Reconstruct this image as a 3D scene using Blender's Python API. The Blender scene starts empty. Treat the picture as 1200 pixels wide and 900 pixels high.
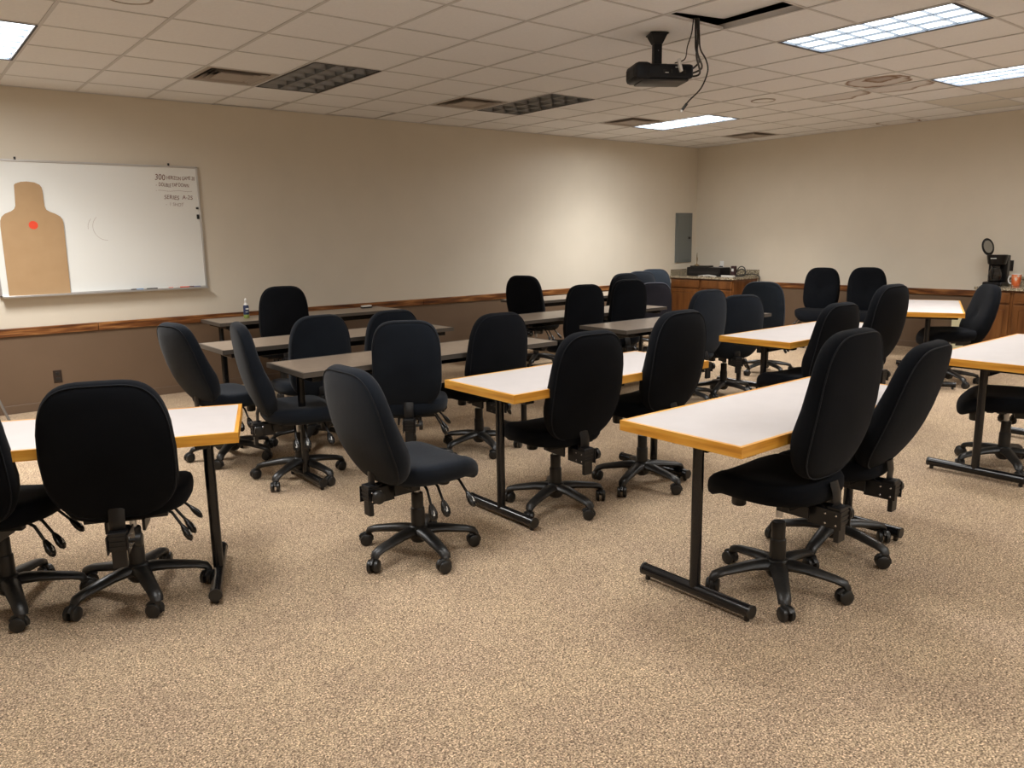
import bpy, bmesh, math, random
from mathutils import Vector, Matrix, Euler
random.seed(7)
SC = bpy.context.scene
COL = SC.collection
rad = math.radians
PI = math.pi

# ------------------------------------------------------------------ camera
CAMZ = 1.513
yaw, pitch, roll = 0.674518611, -0.186518243, -0.0160028381
fwd = Vector((math.sin(yaw)*math.cos(pitch), math.cos(yaw)*math.cos(pitch), math.sin(pitch)))
rt = Vector((math.cos(yaw), -math.sin(yaw), 0)); up = rt.cross(fwd)
rt2 = rt*math.cos(roll) + up*math.sin(roll); up2 = -rt*math.sin(roll) + up*math.cos(roll)
cam = bpy.data.cameras.new('camera'); cam_o = bpy.data.objects.new('camera', cam); COL.objects.link(cam_o)
M = Matrix((rt2, up2, -fwd)).transposed().to_4x4(); M.translation = Vector((0, 0, CAMZ))
cam_o.matrix_world = M
cam.sensor_width = 36; cam.lens = 36*915.33/1200; cam.clip_start = .05
SC.camera = cam_o
# ------------------------------------------------------------------ world, exposure
W = bpy.data.worlds.new('world'); SC.world = W; W.use_nodes = True
W.node_tree.nodes['Background'].inputs[0].default_value = (.9, .85, .8, 1)
W.node_tree.nodes['Background'].inputs[1].default_value = .05
SC.view_settings.view_transform = 'Standard'; SC.view_settings.look = 'None'
SC.view_settings.gamma = 1; SC.view_settings.use_curve_mapping = False
SC.view_settings.exposure = 0.22
LAMP_W = 60.0          # watts per lit fixture through the parabolic louver
LAMP_WIDE = 86.0       # watts per lit fixture, wide distribution
LAMP_SPREAD = 125
LAMP_COL = (1.0, .98, .95)
GAIN = {(-2, 1): 2.6, (10, 1): 2.6, (10, 7): 1.5, (6, 7): .85, (2, 7): .8, (-2, 7): 1.0, (10, 13): 1.0}   # power scaled per fixture; the boosted ones brighten nearby walls
GLOW = 2.6

# ------------------------------------------------------------------ helpers
def link(o, parent=None):
    COL.objects.link(o)
    if parent: o.parent = parent
    return o
def tag(o, label=None, cat=None, group=None, kind=None):
    if label: o['label'] = label
    if cat: o['category'] = cat
    if group: o['group'] = group
    if kind: o['kind'] = kind
    return o
def thing(name, label, cat, loc=(0, 0, 0), rz=0, group=None):
    o = bpy.data.objects.new(name, None); o.empty_display_size = .1
    COL.objects.link(o); o.location = loc; o.rotation_euler = (0, 0, rz)
    return tag(o, label, cat, group)
class MB:
    """collects geometry, builds one mesh object"""
    def __init__(s): s.v = []; s.f = []; s.m = []; s.mi = 0
    def add(s, vs, fs, T=None):
        n = len(s.v)
        s.v += [tuple(T @ Vector(v)) if T else tuple(v) for v in vs]
        s.f += [tuple(i+n for i in f) for f in fs]; s.m += [s.mi]*len(fs); return s
    def box(s, x0, x1, y0, y1, z0, z1, T=None):
        vs = [(x, y, z) for z in (z0, z1) for y in (y0, y1) for x in (x0, x1)]
        return s.add(vs, [(0, 2, 3, 1), (4, 5, 7, 6), (0, 1, 5, 4), (2, 6, 7, 3), (0, 4, 6, 2), (1, 3, 7, 5)], T)
    def bbox(s, x0, x1, y0, y1, z0, z1, b=.004, T=None):
        """box with chamfered edges"""
        bm = bmesh.new(); bmesh.ops.create_cube(bm, size=1)
        for v in bm.verts:
            v.co = Vector(((x0+x1)/2+v.co.x*(x1-x0), (y0+y1)/2+v.co.y*(y1-y0), (z0+z1)/2+v.co.z*(z1-z0)))
        bmesh.ops.bevel(bm, geom=bm.edges[:], offset=b, segments=2, affect='EDGES', profile=.5)
        bm.verts.index_update()
        s.add([v.co.copy() for v in bm.verts], [[v.index for v in f.verts] for f in bm.faces], T); bm.free(); return s
    def lathe(s, prof, n=16, T=None, cap=True):
        """prof: list of (r, z)"""
        vs = []; fs = []
        for r, z in prof:
            for k in range(n):
                a = 2*PI*k/n; vs.append((r*math.cos(a), r*math.sin(a), z))
        for i in range(len(prof)-1):
            for k in range(n):
                k2 = (k+1) % n; fs.append((i*n+k, i*n+k2, (i+1)*n+k2, (i+1)*n+k))
        if cap:
            fs.append(tuple(range(n-1, -1, -1))); fs.append(tuple((len(prof)-1)*n+k for k in range(n)))
        return s.add(vs, fs, T)
    def tube(s, pts, r, n=8, closed=False, flat=1.0):
        """swept tube; r number or list; flat squashes the second axis"""
        P = [Vector(p) for p in pts]; N = len(P); vs = []; fs = []; ref = None
        for i, p in enumerate(P):
            if closed: d = P[(i+1) % N]-P[i-1]
            else: d = P[min(i+1, N-1)]-P[max(i-1, 0)]
            d.normalize()
            if ref is None:
                ref = Vector((0, 0, 1)) if abs(d.z) < .9 else Vector((0, 1, 0))
            a = ref - d*ref.dot(d)
            if a.length < 1e-4: a = Vector((1, 0, 0)) - d*d.x
            a.normalize(); b = d.cross(a); ref = a
            rr = r[i] if isinstance(r, (list, tuple)) else r
            for k in range(n):
                t = 2*PI*k/n; vs.append(p + a*math.sin(t)*rr*flat + b*math.cos(t)*rr)
        L = N if closed else N-1
        for i in range(L):
            j = (i+1) % N
            for k in range(n):
                k2 = (k+1) % n; fs.append((i*n+k, i*n+k2, j*n+k2, j*n+k))
        if not closed:
            fs.append(tuple(range(n-1, -1, -1))); fs.append(tuple((N-1)*n+k for k in range(n)))
        return s.add(vs, fs)
    def cyl(s, p0, p1, r, n=14):
        return s.tube([p0, p1], r, n)
    def mesh(s, name, mats, smooth=None):
        me = bpy.data.meshes.new(name); me.from_pydata([tuple(v) for v in s.v], [], s.f)
        for m in (mats if isinstance(mats, (list, tuple)) else [mats]): me.materials.append(m)
        me.polygons.foreach_set('material_index', s.m)
        bm = bmesh.new(); bm.from_mesh(me); bmesh.ops.recalc_face_normals(bm, faces=bm.faces[:])
        if smooth is not None:
            for f in bm.faces: f.smooth = True
            for e in bm.edges:
                if len(e.link_faces) == 2 and e.calc_face_angle(0) > rad(smooth): e.smooth = False
        bm.to_mesh(me); bm.free(); me.update(); return me
    def build(s, name, mats, parent=None, smooth=None, loc=None):
        o = bpy.data.objects.new(name, s.mesh(name, mats, smooth)); link(o, parent)
        if loc is not None: o.location = loc
        return o
def child(name, me, parent, loc=(0, 0, 0), rot=(0, 0, 0)):
    o = bpy.data.objects.new(name, me); link(o, parent); o.location = loc; o.rotation_euler = rot; return o
def kids(o): return list(o.children)
def copy_tree(o, parent=None):
    c = o.copy(); COL.objects.link(c); c.parent = parent
    for k in kids(o): copy_tree(k, c)
    return c

# ------------------------------------------------------------------ materials
def mat(name, col, rough=.6, metal=0, spec=.5, **kw):
    m = bpy.data.materials.new(name); m.use_nodes = True
    b = m.node_tree.nodes['Principled BSDF']
    b.inputs['Base Color'].default_value = (*col, 1); b.inputs['Roughness'].default_value = rough
    b.inputs['Metallic'].default_value = metal; b.inputs['Specular IOR Level'].default_value = spec
    for k, v in kw.items(): b.inputs[k].default_value = v
    return m
def nodes(m): return m.node_tree.nodes, m.node_tree.links, m.node_tree.nodes['Principled BSDF']
def noise_mat(name, cols, scale=20, rough=.8, bump=0, bscale=None, stretch=(1, 1, 1), detail=4, pos=None, spec=.5, metal=0, dist=.01, coord='Object', sheen=0):
    """colour ramp over noise, with optional bump"""
    m = mat(name, cols[0], rough, metal, spec); N, L, b = nodes(m)
    tc = N.new('ShaderNodeTexCoord'); mp = N.new('ShaderNodeMapping'); mp.inputs['Scale'].default_value = stretch
    L.new(tc.outputs[coord], mp.inputs[0])
    nz = N.new('ShaderNodeTexNoise'); nz.inputs['Scale'].default_value = scale; nz.inputs['Detail'].default_value = detail
    L.new(mp.outputs[0], nz.inputs['Vector'])
    cr = N.new('ShaderNodeValToRGB'); L.new(nz.outputs['Fac'], cr.inputs[0])
    n = len(cols); pos = pos or [.3+.4*i/(n-1) for i in range(n)]
    while len(cr.color_ramp.elements) < n: cr.color_ramp.elements.new(.5)
    for e, c, p_ in zip(cr.color_ramp.elements, cols, pos): e.color = (*c, 1); e.position = p_
    L.new(cr.outputs[0], b.inputs['Base Color'])
    if bump:
        bn = N.new('ShaderNodeTexNoise'); bn.inputs['Scale'].default_value = bscale or scale; bn.inputs['Detail'].default_value = 3
        L.new(mp.outputs[0], bn.inputs['Vector'])
        bp = N.new('ShaderNodeBump'); bp.inputs['Strength'].default_value = bump; bp.inputs['Distance'].default_value = dist
        L.new(bn.outputs['Fac'], bp.inputs['Height']); L.new(bp.outputs[0], b.inputs['Normal'])
    if sheen:
        b.inputs['Sheen Weight'].default_value = sheen; b.inputs['Sheen Roughness'].default_value = .5
    return m

M_upper = noise_mat('beige_wall_paint', [(.69, .630, .525), (.715, .652, .545)], 3, .62, .12, 90, dist=.002)
M_lower = noise_mat('brown_wall_paint', [(.150, .096, .058), (.162, .104, .064)], 3, .5, .12, 90, dist=.002)
M_base = noise_mat('brown_rubber_baseboard', [(.135, .088, .058), (.15, .1, .066)], 4, .35)
M_oakrail = noise_mat('stained_wood_rail', [(.060, .018, .006), (.20, .072, .020), (.46, .22, .075)], 5, .3, .1, 30, stretch=(.7, .7, 9), pos=[.32, .52, .72])
M_tile = noise_mat('ceiling_tile_board', [(.86, .865, .88), (.90, .905, .915)], 60, .95, .35, 160, dist=.003)
M_grid = mat('ceiling_grid_metal', (.64, .63, .63), .55)  # darker than the tiles: shadow lines along the tees put into the colour
M_plenum = noise_mat('plenum_insulation', [(.03, .028, .025), (.22, .20, .17)], 40, .95)
M_black = mat('black_powder_coat', (.006, .006, .007), .22, 0, .5)
M_plastic = noise_mat('black_plastic', [(.008, .008, .008), (.022, .020, .018)], 12, .38, .1, 60)
M_mech = mat('black_mechanism_steel', (.008, .008, .009), .4)
M_chrome = mat('chrome', (.62, .63, .65), .3, .75)
M_bolt = mat('zinc_bolt', (.75, .75, .76), .25, 1)
M_lever = mat('grey_lever_plastic', (.014, .014, .014), .25)
M_mark = mat('pale_lever_print', (.65, .65, .62), .5)
def fabric(name, c1, c2, sh=.10):
    m = noise_mat(name, [c1, c2], 5, .92, .35, 420, dist=.003, spec=.12, sheen=sh)
    return m
F_black = fabric('black_chair_fabric', (.0026, .0033, .0050), (.0044, .0053, .0078), .025)
F_navy = fabric('blue_black_chair_fabric', (.0065, .0090, .0140), (.010, .0135, .0200))
F_grey = fabric('charcoal_grey_chair_fabric', (.024, .025, .036), (.034, .035, .049))
F_slate = fabric('slate_blue_chair_fabric', (.013, .018, .026), (.020, .027, .037))
F_pipe = fabric('chair_piping', (.008, .009, .012), (.012, .014, .018))
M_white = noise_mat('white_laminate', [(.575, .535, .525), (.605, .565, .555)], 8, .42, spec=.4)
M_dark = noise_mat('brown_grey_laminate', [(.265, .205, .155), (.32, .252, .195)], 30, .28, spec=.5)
M_darkedge = mat('dark_table_edge', (.085, .072, .060), .4)
M_board = mat('whiteboard_enamel', (.86, .87, .84), .14, 0, .5)
M_alu = mat('aluminium_trim', (.62, .61, .6), .35, .8)
M_card = noise_mat('kraft_cardboard', [(.43, .275, .140), (.46, .30, .158)], 7, .8)
M_red = mat('red_spot', (.80, .07, .025), .5)
M_panel = mat('grey_panel_steel', (.155, .17, .165), .4, 0)
M_ink = mat('brown_dry_ink', (.17, .06, .045), .7)
M_inkpale = mat('faded_dry_ink', (.43, .36, .33), .7)

def oak(name, ax):
    st = {'x': (1, 14, 14), 'y': (14, 1, 14)}[ax]
    return noise_mat(name, [(.56, .225, .025), (.76, .355, .045), (.85, .47, .09)], 3.2, .35, .05, 40, stretch=st, pos=[.3, .52, .72], spec=.5)
M_oakx = oak('oak_edge_lengthwise', 'x'); M_oaky = oak('oak_edge_crosswise', 'y')
M_cab = noise_mat('cherry_cabinet_wood', [(.10, .036, .010), (.17, .064, .017), (.225, .092, .028)], 2.4, .32, stretch=(7, 7, .9), pos=[.3, .55, .75])
M_granite = noise_mat('speckled_granite', [(.07, .055, .035), (.30, .25, .17), (.56, .49, .37)], 55, .15, pos=[.36, .5, .62], detail=6)

# carpet: speckled loop pile, tan with dark and rust flecks
def carpet():
    m = mat('speckled_loop_carpet', (.3, .2, .13), .98, 0, .1); N, L, b = nodes(m)
    tc = N.new('ShaderNodeTexCoord')
    def nz(s, d=2):
        n = N.new('ShaderNodeTexNoise'); n.inputs['Scale'].default_value = s; n.inputs['Detail'].default_value = d
        L.new(tc.outputs['Object'], n.inputs['Vector']); return n
    vo = N.new('ShaderNodeTexVoronoi'); vo.inputs['Scale'].default_value = 200; L.new(tc.outputs['Object'], vo.inputs['Vector'])
    n1 = nz(165, 3); n2 = nz(3.0, 3); n3 = nz(40, 2)
    cr = N.new('ShaderNodeValToRGB'); e = cr.color_ramp.elements
    e[0].position = .30; e[0].color = (.11, .078, .055, 1); e[1].position = .72; e[1].color = (.92, .775, .595, 1)
    x = cr.color_ramp.elements.new(.43); x.color = (.345, .265, .185, 1)
    x = cr.color_ramp.elements.new(.55); x.color = (.55, .435, .312, 1)
    L.new(n1.outputs['Fac'], cr.inputs[0])
    sep = N.new('ShaderNodeSeparateColor'); L.new(vo.outputs['Color'], sep.inputs[0])
    c2 = N.new('ShaderNodeValToRGB'); e = c2.color_ramp.elements
    e[0].position = 0; e[0].color = (.42, .38, .37, 1); e[1].position = 1; e[1].color = (1.52, 1.48, 1.4, 1)
    L.new(sep.outputs[0], c2.inputs[0])
    mx = N.new('ShaderNodeMix'); mx.data_type = 'RGBA'; mx.blend_type = 'MULTIPLY'; mx.inputs['Factor'].default_value = .85
    L.new(cr.outputs[0], mx.inputs['A']); L.new(c2.outputs[0], mx.inputs['B'])
    c3 = N.new('ShaderNodeValToRGB'); e = c3.color_ramp.elements
    e[0].position = .3; e[0].color = (.93, .90, .90, 1); e[1].position = .7; e[1].color = (1.06, 1.04, 1.0, 1)
    L.new(n2.outputs['Fac'], c3.inputs[0])
    m2 = N.new('ShaderNodeMix'); m2.data_type = 'RGBA'; m2.blend_type = 'MULTIPLY'; m2.inputs['Factor'].default_value = 1
    L.new(mx.outputs['Result'], m2.inputs['A']); L.new(c3.outputs[0], m2.inputs['B'])
    L.new(m2.outputs['Result'], b.inputs['Base Color'])
    bp = N.new('ShaderNodeBump'); bp.inputs['Strength'].default_value = .7; bp.inputs['Distance'].default_value = .006
    L.new(vo.outputs['Distance'], bp.inputs['Height']); bp.invert = True
    L.new(bp.outputs[0], b.inputs['Normal'])
    return m
M_carpet = carpet()

# ------------------------------------------------------------------ room shell
XR, YF, XL, YB, ZC = 10.5, 8.25, -2.2, -2.7, 2.857
RAIL0, RAIL1 = .700, .775
def wall(name, x0, x1, y0, y1):
    b = MB(); b.mi = 0; b.box(x0, x1, y0, y1, 0, .74); b.mi = 1; b.box(x0, x1, y0, y1, .74, ZC+.45)
    return tag(b.build(name, [M_lower, M_upper]), kind='structure')
wall('wall_front', XL-.12, XR+.12, YF, YF+.12)
wall('wall_right', XR, XR+.12, YB-.12, YF)
wall('wall_left', XL-.12, XL, YB-.12, YF)
wall('wall_back', XL, XR, YB-.12, YB)
b = MB(); b.box(XL-.12, XR+.12, YB-.12, YF+.12, -.1, 0); tag(b.build('floor', M_carpet), kind='structure')
def strip(name, axis, a0, a1, c, z0, z1, t, m):
    b = MB()
    if axis == 'x': b.bbox(a0, a1, min(c, c+t), max(c, c+t), z0, z1, .004)
    else: b.bbox(min(c, c+t), max(c, c+t), a0, a1, z0, z1, .004)
    return tag(b.build(name, m), kind='structure')
strip('baseboard_front', 'x', XL, XR-.012, YF, 0, .078, -.012, M_base)
strip('baseboard_right', 'y', 3.725, YF-.012, XR, 0, .078, -.012, M_base)
# chair rail boards, butted end to end
for k, (a, c) in enumerate([(XL, 1.563), (1.566, 5.2), (5.203, XR-.7)]):
    strip('trim_%d' % (k+1), 'x', a, c, YF, RAIL0, RAIL1, -.02, M_oakrail)
for k, (a, c) in enumerate([(3.745, 5.55), (5.553, 7.02)]):
    strip('trim_%d' % (k+4), 'y', a, c, XR, RAIL0, RAIL1, -.02, M_oakrail)

# ceiling: slab, T-bar grid, tiles one by one
X0, Y0, K = 1.5942, 7.7296, .6096
def lx(i): return X0+i*K
def ly(j): return Y0-j*K
b = MB(); b.box(XL-.12, XR+.12, YB-.12, YF+.12, ZC+.45, ZC+.55)
CEIL = tag(b.build('ceiling', M_plenum), kind='structure')
FIX = {(i, j): lit for i, j, lit in [(-2, 1, 1), (2, 1, 0), (6, 1, 0), (10, 1, 1), (-2, 7, 1), (2, 7, 1), (6, 7, 1), (10, 7, 1),
                                     (-2, 13, 1), (2, 13, 1), (6, 13, 1), (10, 13, 1)]}
VENT = [(1, 1), (5, 1), (9, 1), (13, 1)]
taken = set(VENT)
for (i, j) in FIX: taken |= {(i, j), (i, j+1)}
b = MB()
for i in range(-6, 15):
    b.box(lx(i)-.011, lx(i)+.011, YB, YF, ZC, ZC+.004)
    b.box(lx(i)-.002, lx(i)+.002, YB, YF, ZC+.004, ZC+.04)
for j in range(0, 18):
    ys = ly(j)
    for i in range(-7, 15):
        if (i, j-1) in taken and (i, j) in taken and (i, j-1) not in VENT and (i, j) not in VENT and any((i, q) in FIX for q in (j-1,)):
            continue          # no cross tee through the middle of a light
        xa, xb = max(XL, lx(i)+.012), min(XR, lx(i+1)-.012)
        b.box(xa, xb, ys-.009, ys+.009, ZC+.0015, ZC+.0045)
# wall angle
b.box(XL, XR, YF-.022, YF, ZC-.001, ZC+.003); b.box(XR-.022, XR, YB, YF-.022, ZC-.001, ZC+.003)
tag(b.build('ceiling_grid', M_grid, CEIL))
# stained tiles
def stain_mat(name, rings, tint=(.22, .12, .06)):
    """water stain rings in tile space; rings: (cx, cy, radius, width, strength, fill)"""
    m = M_tile.copy(); m.name = name; N, L, bs = nodes(m)
    src = bs.inputs['Base Color'].links[0].from_socket
    tc = N.new('ShaderNodeTexCoord'); nz = N.new('ShaderNodeTexNoise'); nz.inputs['Scale'].default_value = 5; nz.inputs['Detail'].default_value = 5
    L.new(tc.outputs['Object'], nz.inputs['Vector'])
    sc = N.new('ShaderNodeVectorMath'); sc.operation = 'SCALE'; sc.inputs['Scale'].default_value = .22
    L.new(nz.outputs['Color'], sc.inputs[0])
    ad = N.new('ShaderNodeVectorMath'); L.new(tc.outputs['Object'], ad.inputs[0]); L.new(sc.outputs[0], ad.inputs[1])
    cur = src
    for cx, cy, r, w, s, fill in rings:
        d = N.new('ShaderNodeVectorMath'); d.operation = 'DISTANCE'; d.inputs[1].default_value = (cx+.11, cy+.11, .11)
        L.new(ad.outputs[0], d.inputs[0])
        cr = N.new('ShaderNodeValToRGB'); e = cr.color_ramp.elements
        e[0].position = 0; e[0].color = (fill, fill, fill, 1); e[1].position = 1; e[1].color = (0, 0, 0, 1)
        for pp, vv in ((max(.01, r-w), fill), (r, s), (r+w*.35, 0)):
            x = cr.color_ramp.elements.new(pp); x.color = (vv, vv, vv, 1)
        L.new(d.outputs['Value'], cr.inputs[0])
        mx = N.new('ShaderNodeMix'); mx.data_type = 'RGBA'; mx.inputs['B'].default_value = (*tint, 1)
        L.new(cr.outputs[0], mx.inputs['Factor']); L.new(cur, mx.inputs['A']); cur = mx.outputs['Result']
    L.new(cur, bs.inputs['Base Color']); return m
M_st1 = stain_mat('water_stained_tile', [(0.02, .02, .27, .06, .95, .30), (-.06, -.05, .13, .05, 1.0, .45)])
M_st2 = stain_mat('edge_stained_tile', [(.05, .0, .25, .045, 1.0, .12)])
M_st3 = stain_mat('yellow_stained_tile', [(.0, .0, .45, .12, .35, .3)], (.42, .32, .12))
M_st4 = stain_mat('lightly_stained_tile', [(-.30, .1, .38, .06, .9, .22)])
def tile_mesh(x0, x1, y0, y1, m):
    cx, cy = (x0+x1)/2, (y0+y1)/2; b = MB(); g = .0035
    b.box(x0-cx+g, x1-cx-g, y0-cy+g, y1-cy-g, .0045, .019); return b.mesh('ceiling_tile', m)
full = tile_mesh(0, K, 0, K, M_tile)
STAIN = {(9, 6): M_st1, (10, 6): M_st4, (10, 5): M_st4, (14, 4): M_st2, (12, 7): M_st3, (12, 6): M_st3, (13, 6): M_st3}
stuffb = MB()
for i in range(-7, 15):
    for j in range(-1, 18):
        if (i, j) in taken: continue
        xa, xb = max(XL, lx(i)), min(XR, lx(i+1)); ya, yb = max(YB, ly(j+1)), min(YF, ly(j))
        if xb-xa < .02 or yb-ya < .02: continue
        if i < -2 or j > 9:
            stuffb.box(xa+.0035, xb-.0035, ya+.0035, yb-.0035, ZC+.0045, ZC+.019); continue
        whole = abs(xb-xa-K) < 1e-3 and abs(yb-ya-K) < 1e-3
        m = STAIN.get((i, j))
        me = full if whole and not m else tile_mesh(xa, xb, ya, yb, m or M_tile)
        o = child('ceiling_tile', me, CEIL, ((xa+xb)/2, (ya+yb)/2, ZC))
        if m: o['label'] = 'water stained ceiling tile'
        if (i, j) == (4, 7):          # pushed up out of its frame beside the projector
            o.location.z += .048; o.rotation_euler = (rad(-1.0), rad(-4.0), 0); o['label'] = 'ceiling tile pushed up out of its frame'
        elif (i, j) in ((2, -1), (4, -1)): o.location.z += .008; o.rotation_euler = (rad(-1.0), 0, 0)
        else: o.location.z += random.uniform(0, .0015)
tag(stuffb.build('ceiling_tile_field', M_tile, CEIL), kind='stuff')

# ------------------------------------------------------------------ ceiling lights
M_fixwhite = mat('fixture_enamel', (.55, .55, .55), .4)
M_reveal = mat('dark_fixture_reveal', (.02, .018, .022), .5)
M_louvoff = mat('parabolic_louver_aluminium', (.26, .265, .27), .3, .8)
M_tubeoff = mat('unlit_fluorescent_tube', (.38, .38, .37), .35)
M_louvon = mat('darkened_lit_louver', (.05, .065, .085), .6, 0)  # blade colour darkened and blued so the lines show against the glow
def glow_mat():
    m = bpy.data.materials.new('louver_glow_sheet'); m.use_nodes = True; N, L = m.node_tree.nodes, m.node_tree.links
    for n in list(N): N.remove(n)
    out = N.new('ShaderNodeOutputMaterial'); mx = N.new('ShaderNodeMixShader'); mx.inputs[0].default_value = .5
    tr = N.new('ShaderNodeBsdfTransparent'); em = N.new('ShaderNodeEmission')
    tc = N.new('ShaderNodeTexCoord'); sx = N.new('ShaderNodeSeparateXYZ'); L.new(tc.outputs['Object'], sx.inputs[0])
    # three brighter stripes painted into the glow, in place of tubes
    mu = N.new('ShaderNodeMath'); mu.operation = 'MULTIPLY'; mu.inputs[1].default_value = 2*PI/.19; L.new(sx.outputs[0], mu.inputs[0])
    co = N.new('ShaderNodeMath'); co.operation = 'COSINE'; L.new(mu.outputs[0], co.inputs[0])
    ma = N.new('ShaderNodeMath'); ma.operation = 'MULTIPLY_ADD'; ma.inputs[1].default_value = GLOW*.28; ma.inputs[2].default_value = GLOW*1.1
    L.new(co.outputs[0], ma.inputs[0]); L.new(ma.outputs[0], em.inputs['Strength'])
    em.inputs['Color'].default_value = (.88, .95, 1, 1)
    L.new(tr.outputs[0], mx.inputs[1]); L.new(em.outputs[0], mx.inputs[2]); L.new(mx.outputs[0], out.inputs[0]); return m
M_glow = glow_mat()
FW, FL = K-.026, 2*K-.026
def fix_meshes():
    d = {}
    b = MB()        # housing shell (open below)
    w, l, h = FW/2, FL/2, .10
    b.box(-w, w, -l, l, h, h+.01); b.box(-w, -w+.004, -l, l, .0, h); b.box(w-.004, w, -l, l, .0, h)
    b.box(-w, w, -l, -l+.004, 0, h); b.box(-w, w, l-.004, l, 0, h); d['housing'] = b.mesh('housing', M_fixwhite)
    b = MB()
    for s in (-1, 1):
        b.box(s*w-.007, s*w+.007, -l, l, -.002, .014); b.box(-w, w, s*l-.007, s*l+.007, -.002, .014)
    d['reveal'] = b.mesh('frame', M_reveal)
    def louver(hh, tw, m):
        b = MB(); iw, il = w-.018, l-.018
        def wedge(p0, p1, t):
            p0 = Vector(p0); p1 = Vector(p1); dd = (p1-p0).normalized(); nn = Vector((-dd.y, dd.x, 0)); prof = []
            for q in range(5):
                z = hh*q/4; prof.append((.0012+(t-.0012)*(q/4)**2, z))
            for s in (1, -1):
                vs = []; fs = []
                for off, z in prof:
                    vs += [p0+nn*off*s+Vector((0, 0, z)), p1+nn*off*s+Vector((0, 0, z))]
                for q in range(4): fs.append((2*q, 2*q+1, 2*q+3, 2*q+2))
                b.add(vs, fs)
            b.add([p0+nn*.0012, p1+nn*.0012, p1-nn*.0012, p0-nn*.0012], [(0, 1, 2, 3)])
        for q in range(4):
            x = -iw+2*iw*q/3; wedge((x, -il, 0), (x, il, 0), tw)
        for q in range(7):
            y = -il+2*il*q/6; wedge((-iw, y, 0), (iw, y, 0), tw)
        return b.mesh('louver', m, smooth=60)
    d['lo_off'] = louver(.055, .030, M_louvoff); d['lo_on'] = louver(.014, .0035, M_louvon)
    b = MB(); b.box(-w+.005, w-.005, -l+.005, l-.005, .016, .0175); d['lens'] = b.mesh('lens', M_glow)  # added glowing sheet, stands in for lamplight reflected by the louver blades
    b = MB(); b.cyl((0, -l+.03, 0), (0, l-.03, 0), .013, 12); d['tube'] = b.mesh('fluorescent_tube', M_tubeoff, 60)
    return d
FM = fix_meshes()
LAB = {(-2, 1): 'lit ceiling light at the left edge above the whiteboard',
       (2, 1): 'unlit grey louvered ceiling light nearer the whiteboard',
       (6, 1): 'unlit grey louvered ceiling light further from the whiteboard',
       (10, 1): 'small lit ceiling light above the corner cabinet end of the room',
       (6, 7): 'largest lit ceiling light, right of the projector',
       (10, 7): 'lit ceiling light at the right edge below the largest one',
       (-2, 7): 'lit ceiling light over the left side of the room', (2, 7): 'lit ceiling light over the middle tables',
       (-2, 13): 'lit ceiling light behind the camera, left', (2, 13): 'lit ceiling light behind the camera, left of centre',
       (6, 13): 'lit ceiling light behind the camera, right of centre', (10, 13): 'lit ceiling light behind the camera, right'}
for (i, j), lit in FIX.items():
    cx, cy = lx(i)+K/2, ly(j+1)
    t = thing('ceiling_light', LAB[(i, j)], 'ceiling light', (cx, cy, ZC+.001), 0, 'two by four foot ceiling lights')
    child('housing', FM['housing'], t); child('frame', FM['reveal'], t)
    if lit:
        child('louver', FM['lo_on'], t); child('lens', FM['lens'], t)
        for z_, w_, s_ in ((.05, LAMP_W, LAMP_SPREAD), (.03, LAMP_WIDE, 180)):
            ld = bpy.data.lights.new('fluorescent_lamp', 'AREA'); ld.shape = 'RECTANGLE'; ld.size = FW-.03; ld.size_y = FL-.03
            ld.energy = w_*GAIN.get((i, j), 1)*((1.25 if s_ < 180 else .75) if j == 1 else 1); ld.color = LAMP_COL; ld.spread = rad(s_)
            lo = bpy.data.objects.new('fluorescent_lamp', ld); link(lo, t); lo.location = (0, 0, z_)
    else:
        child('louver', FM['lo_off'], t)
        for q in (-1, 0, 1): child('fluorescent_tube', FM['tube'], t, (q*.185, 0, .075))

# ------------------------------------------------------------------ diffusers, speakers
M_vent = mat('vent_enamel', (.40, .35, .31), .45)
M_ventdark = mat('dark_vent_metal', (.12, .11, .10), .6)  # darker tone for the outer recessed cone
def vent_parts(t):
    h = K/2-.014
    b = MB(); b.box(-h, h, -h, h, .10, .104); b.build('duct_plate', M_plenum, t)
    def ring(a0, z0, a1, z1):
        b = MB()
        for k in range(4):
            R = Matrix.Rotation(k*PI/2, 4, 'Z')
            b.add([(-a0, -a0, z0), (a0, -a0, z0), (a1, -a1, z1), (-a1, -a1, z1), (-a0, -a0, z0+.002), (a0, -a0, z0+.002), (a1, -a1, z1+.002), (-a1, -a1, z1+.002)],
                  [(0, 1, 2, 3), (7, 6, 5, 4), (0, 4, 5, 1), (3, 2, 6, 7)], R)
        return b
    ring(h, .0, h-.045, .003).build('flange', M_vent, t)
    ring(h-.045, .003, h-.085, .06).build('cone', M_ventdark, t)
    ring(h-.062, -.004, h-.115, .04).build('cone', M_vent, t)
    ring(h-.105, -.006, h-.15, .03).build('cone', M_vent, t)
    b = MB(); b.bbox(-h+.155, h-.155, -h+.155, h-.155, -.006, .004, .002); b.build('centre_plate', M_vent, t)
VL = ['square air diffuser between the whiteboard end and the first unlit light', 'square air diffuser beside the second unlit ceiling light',
      'square air diffuser beside the small lit ceiling light', 'small dark air diffuser high above the corner cabinet']
for (i, j), lb in zip(VENT, VL):
    t = thing('air_diffuser', lb, 'air vent', (lx(i)+K/2, ly(j)-K/2, ZC+.003), 0, 'square ceiling air diffusers'); vent_parts(t)
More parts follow.
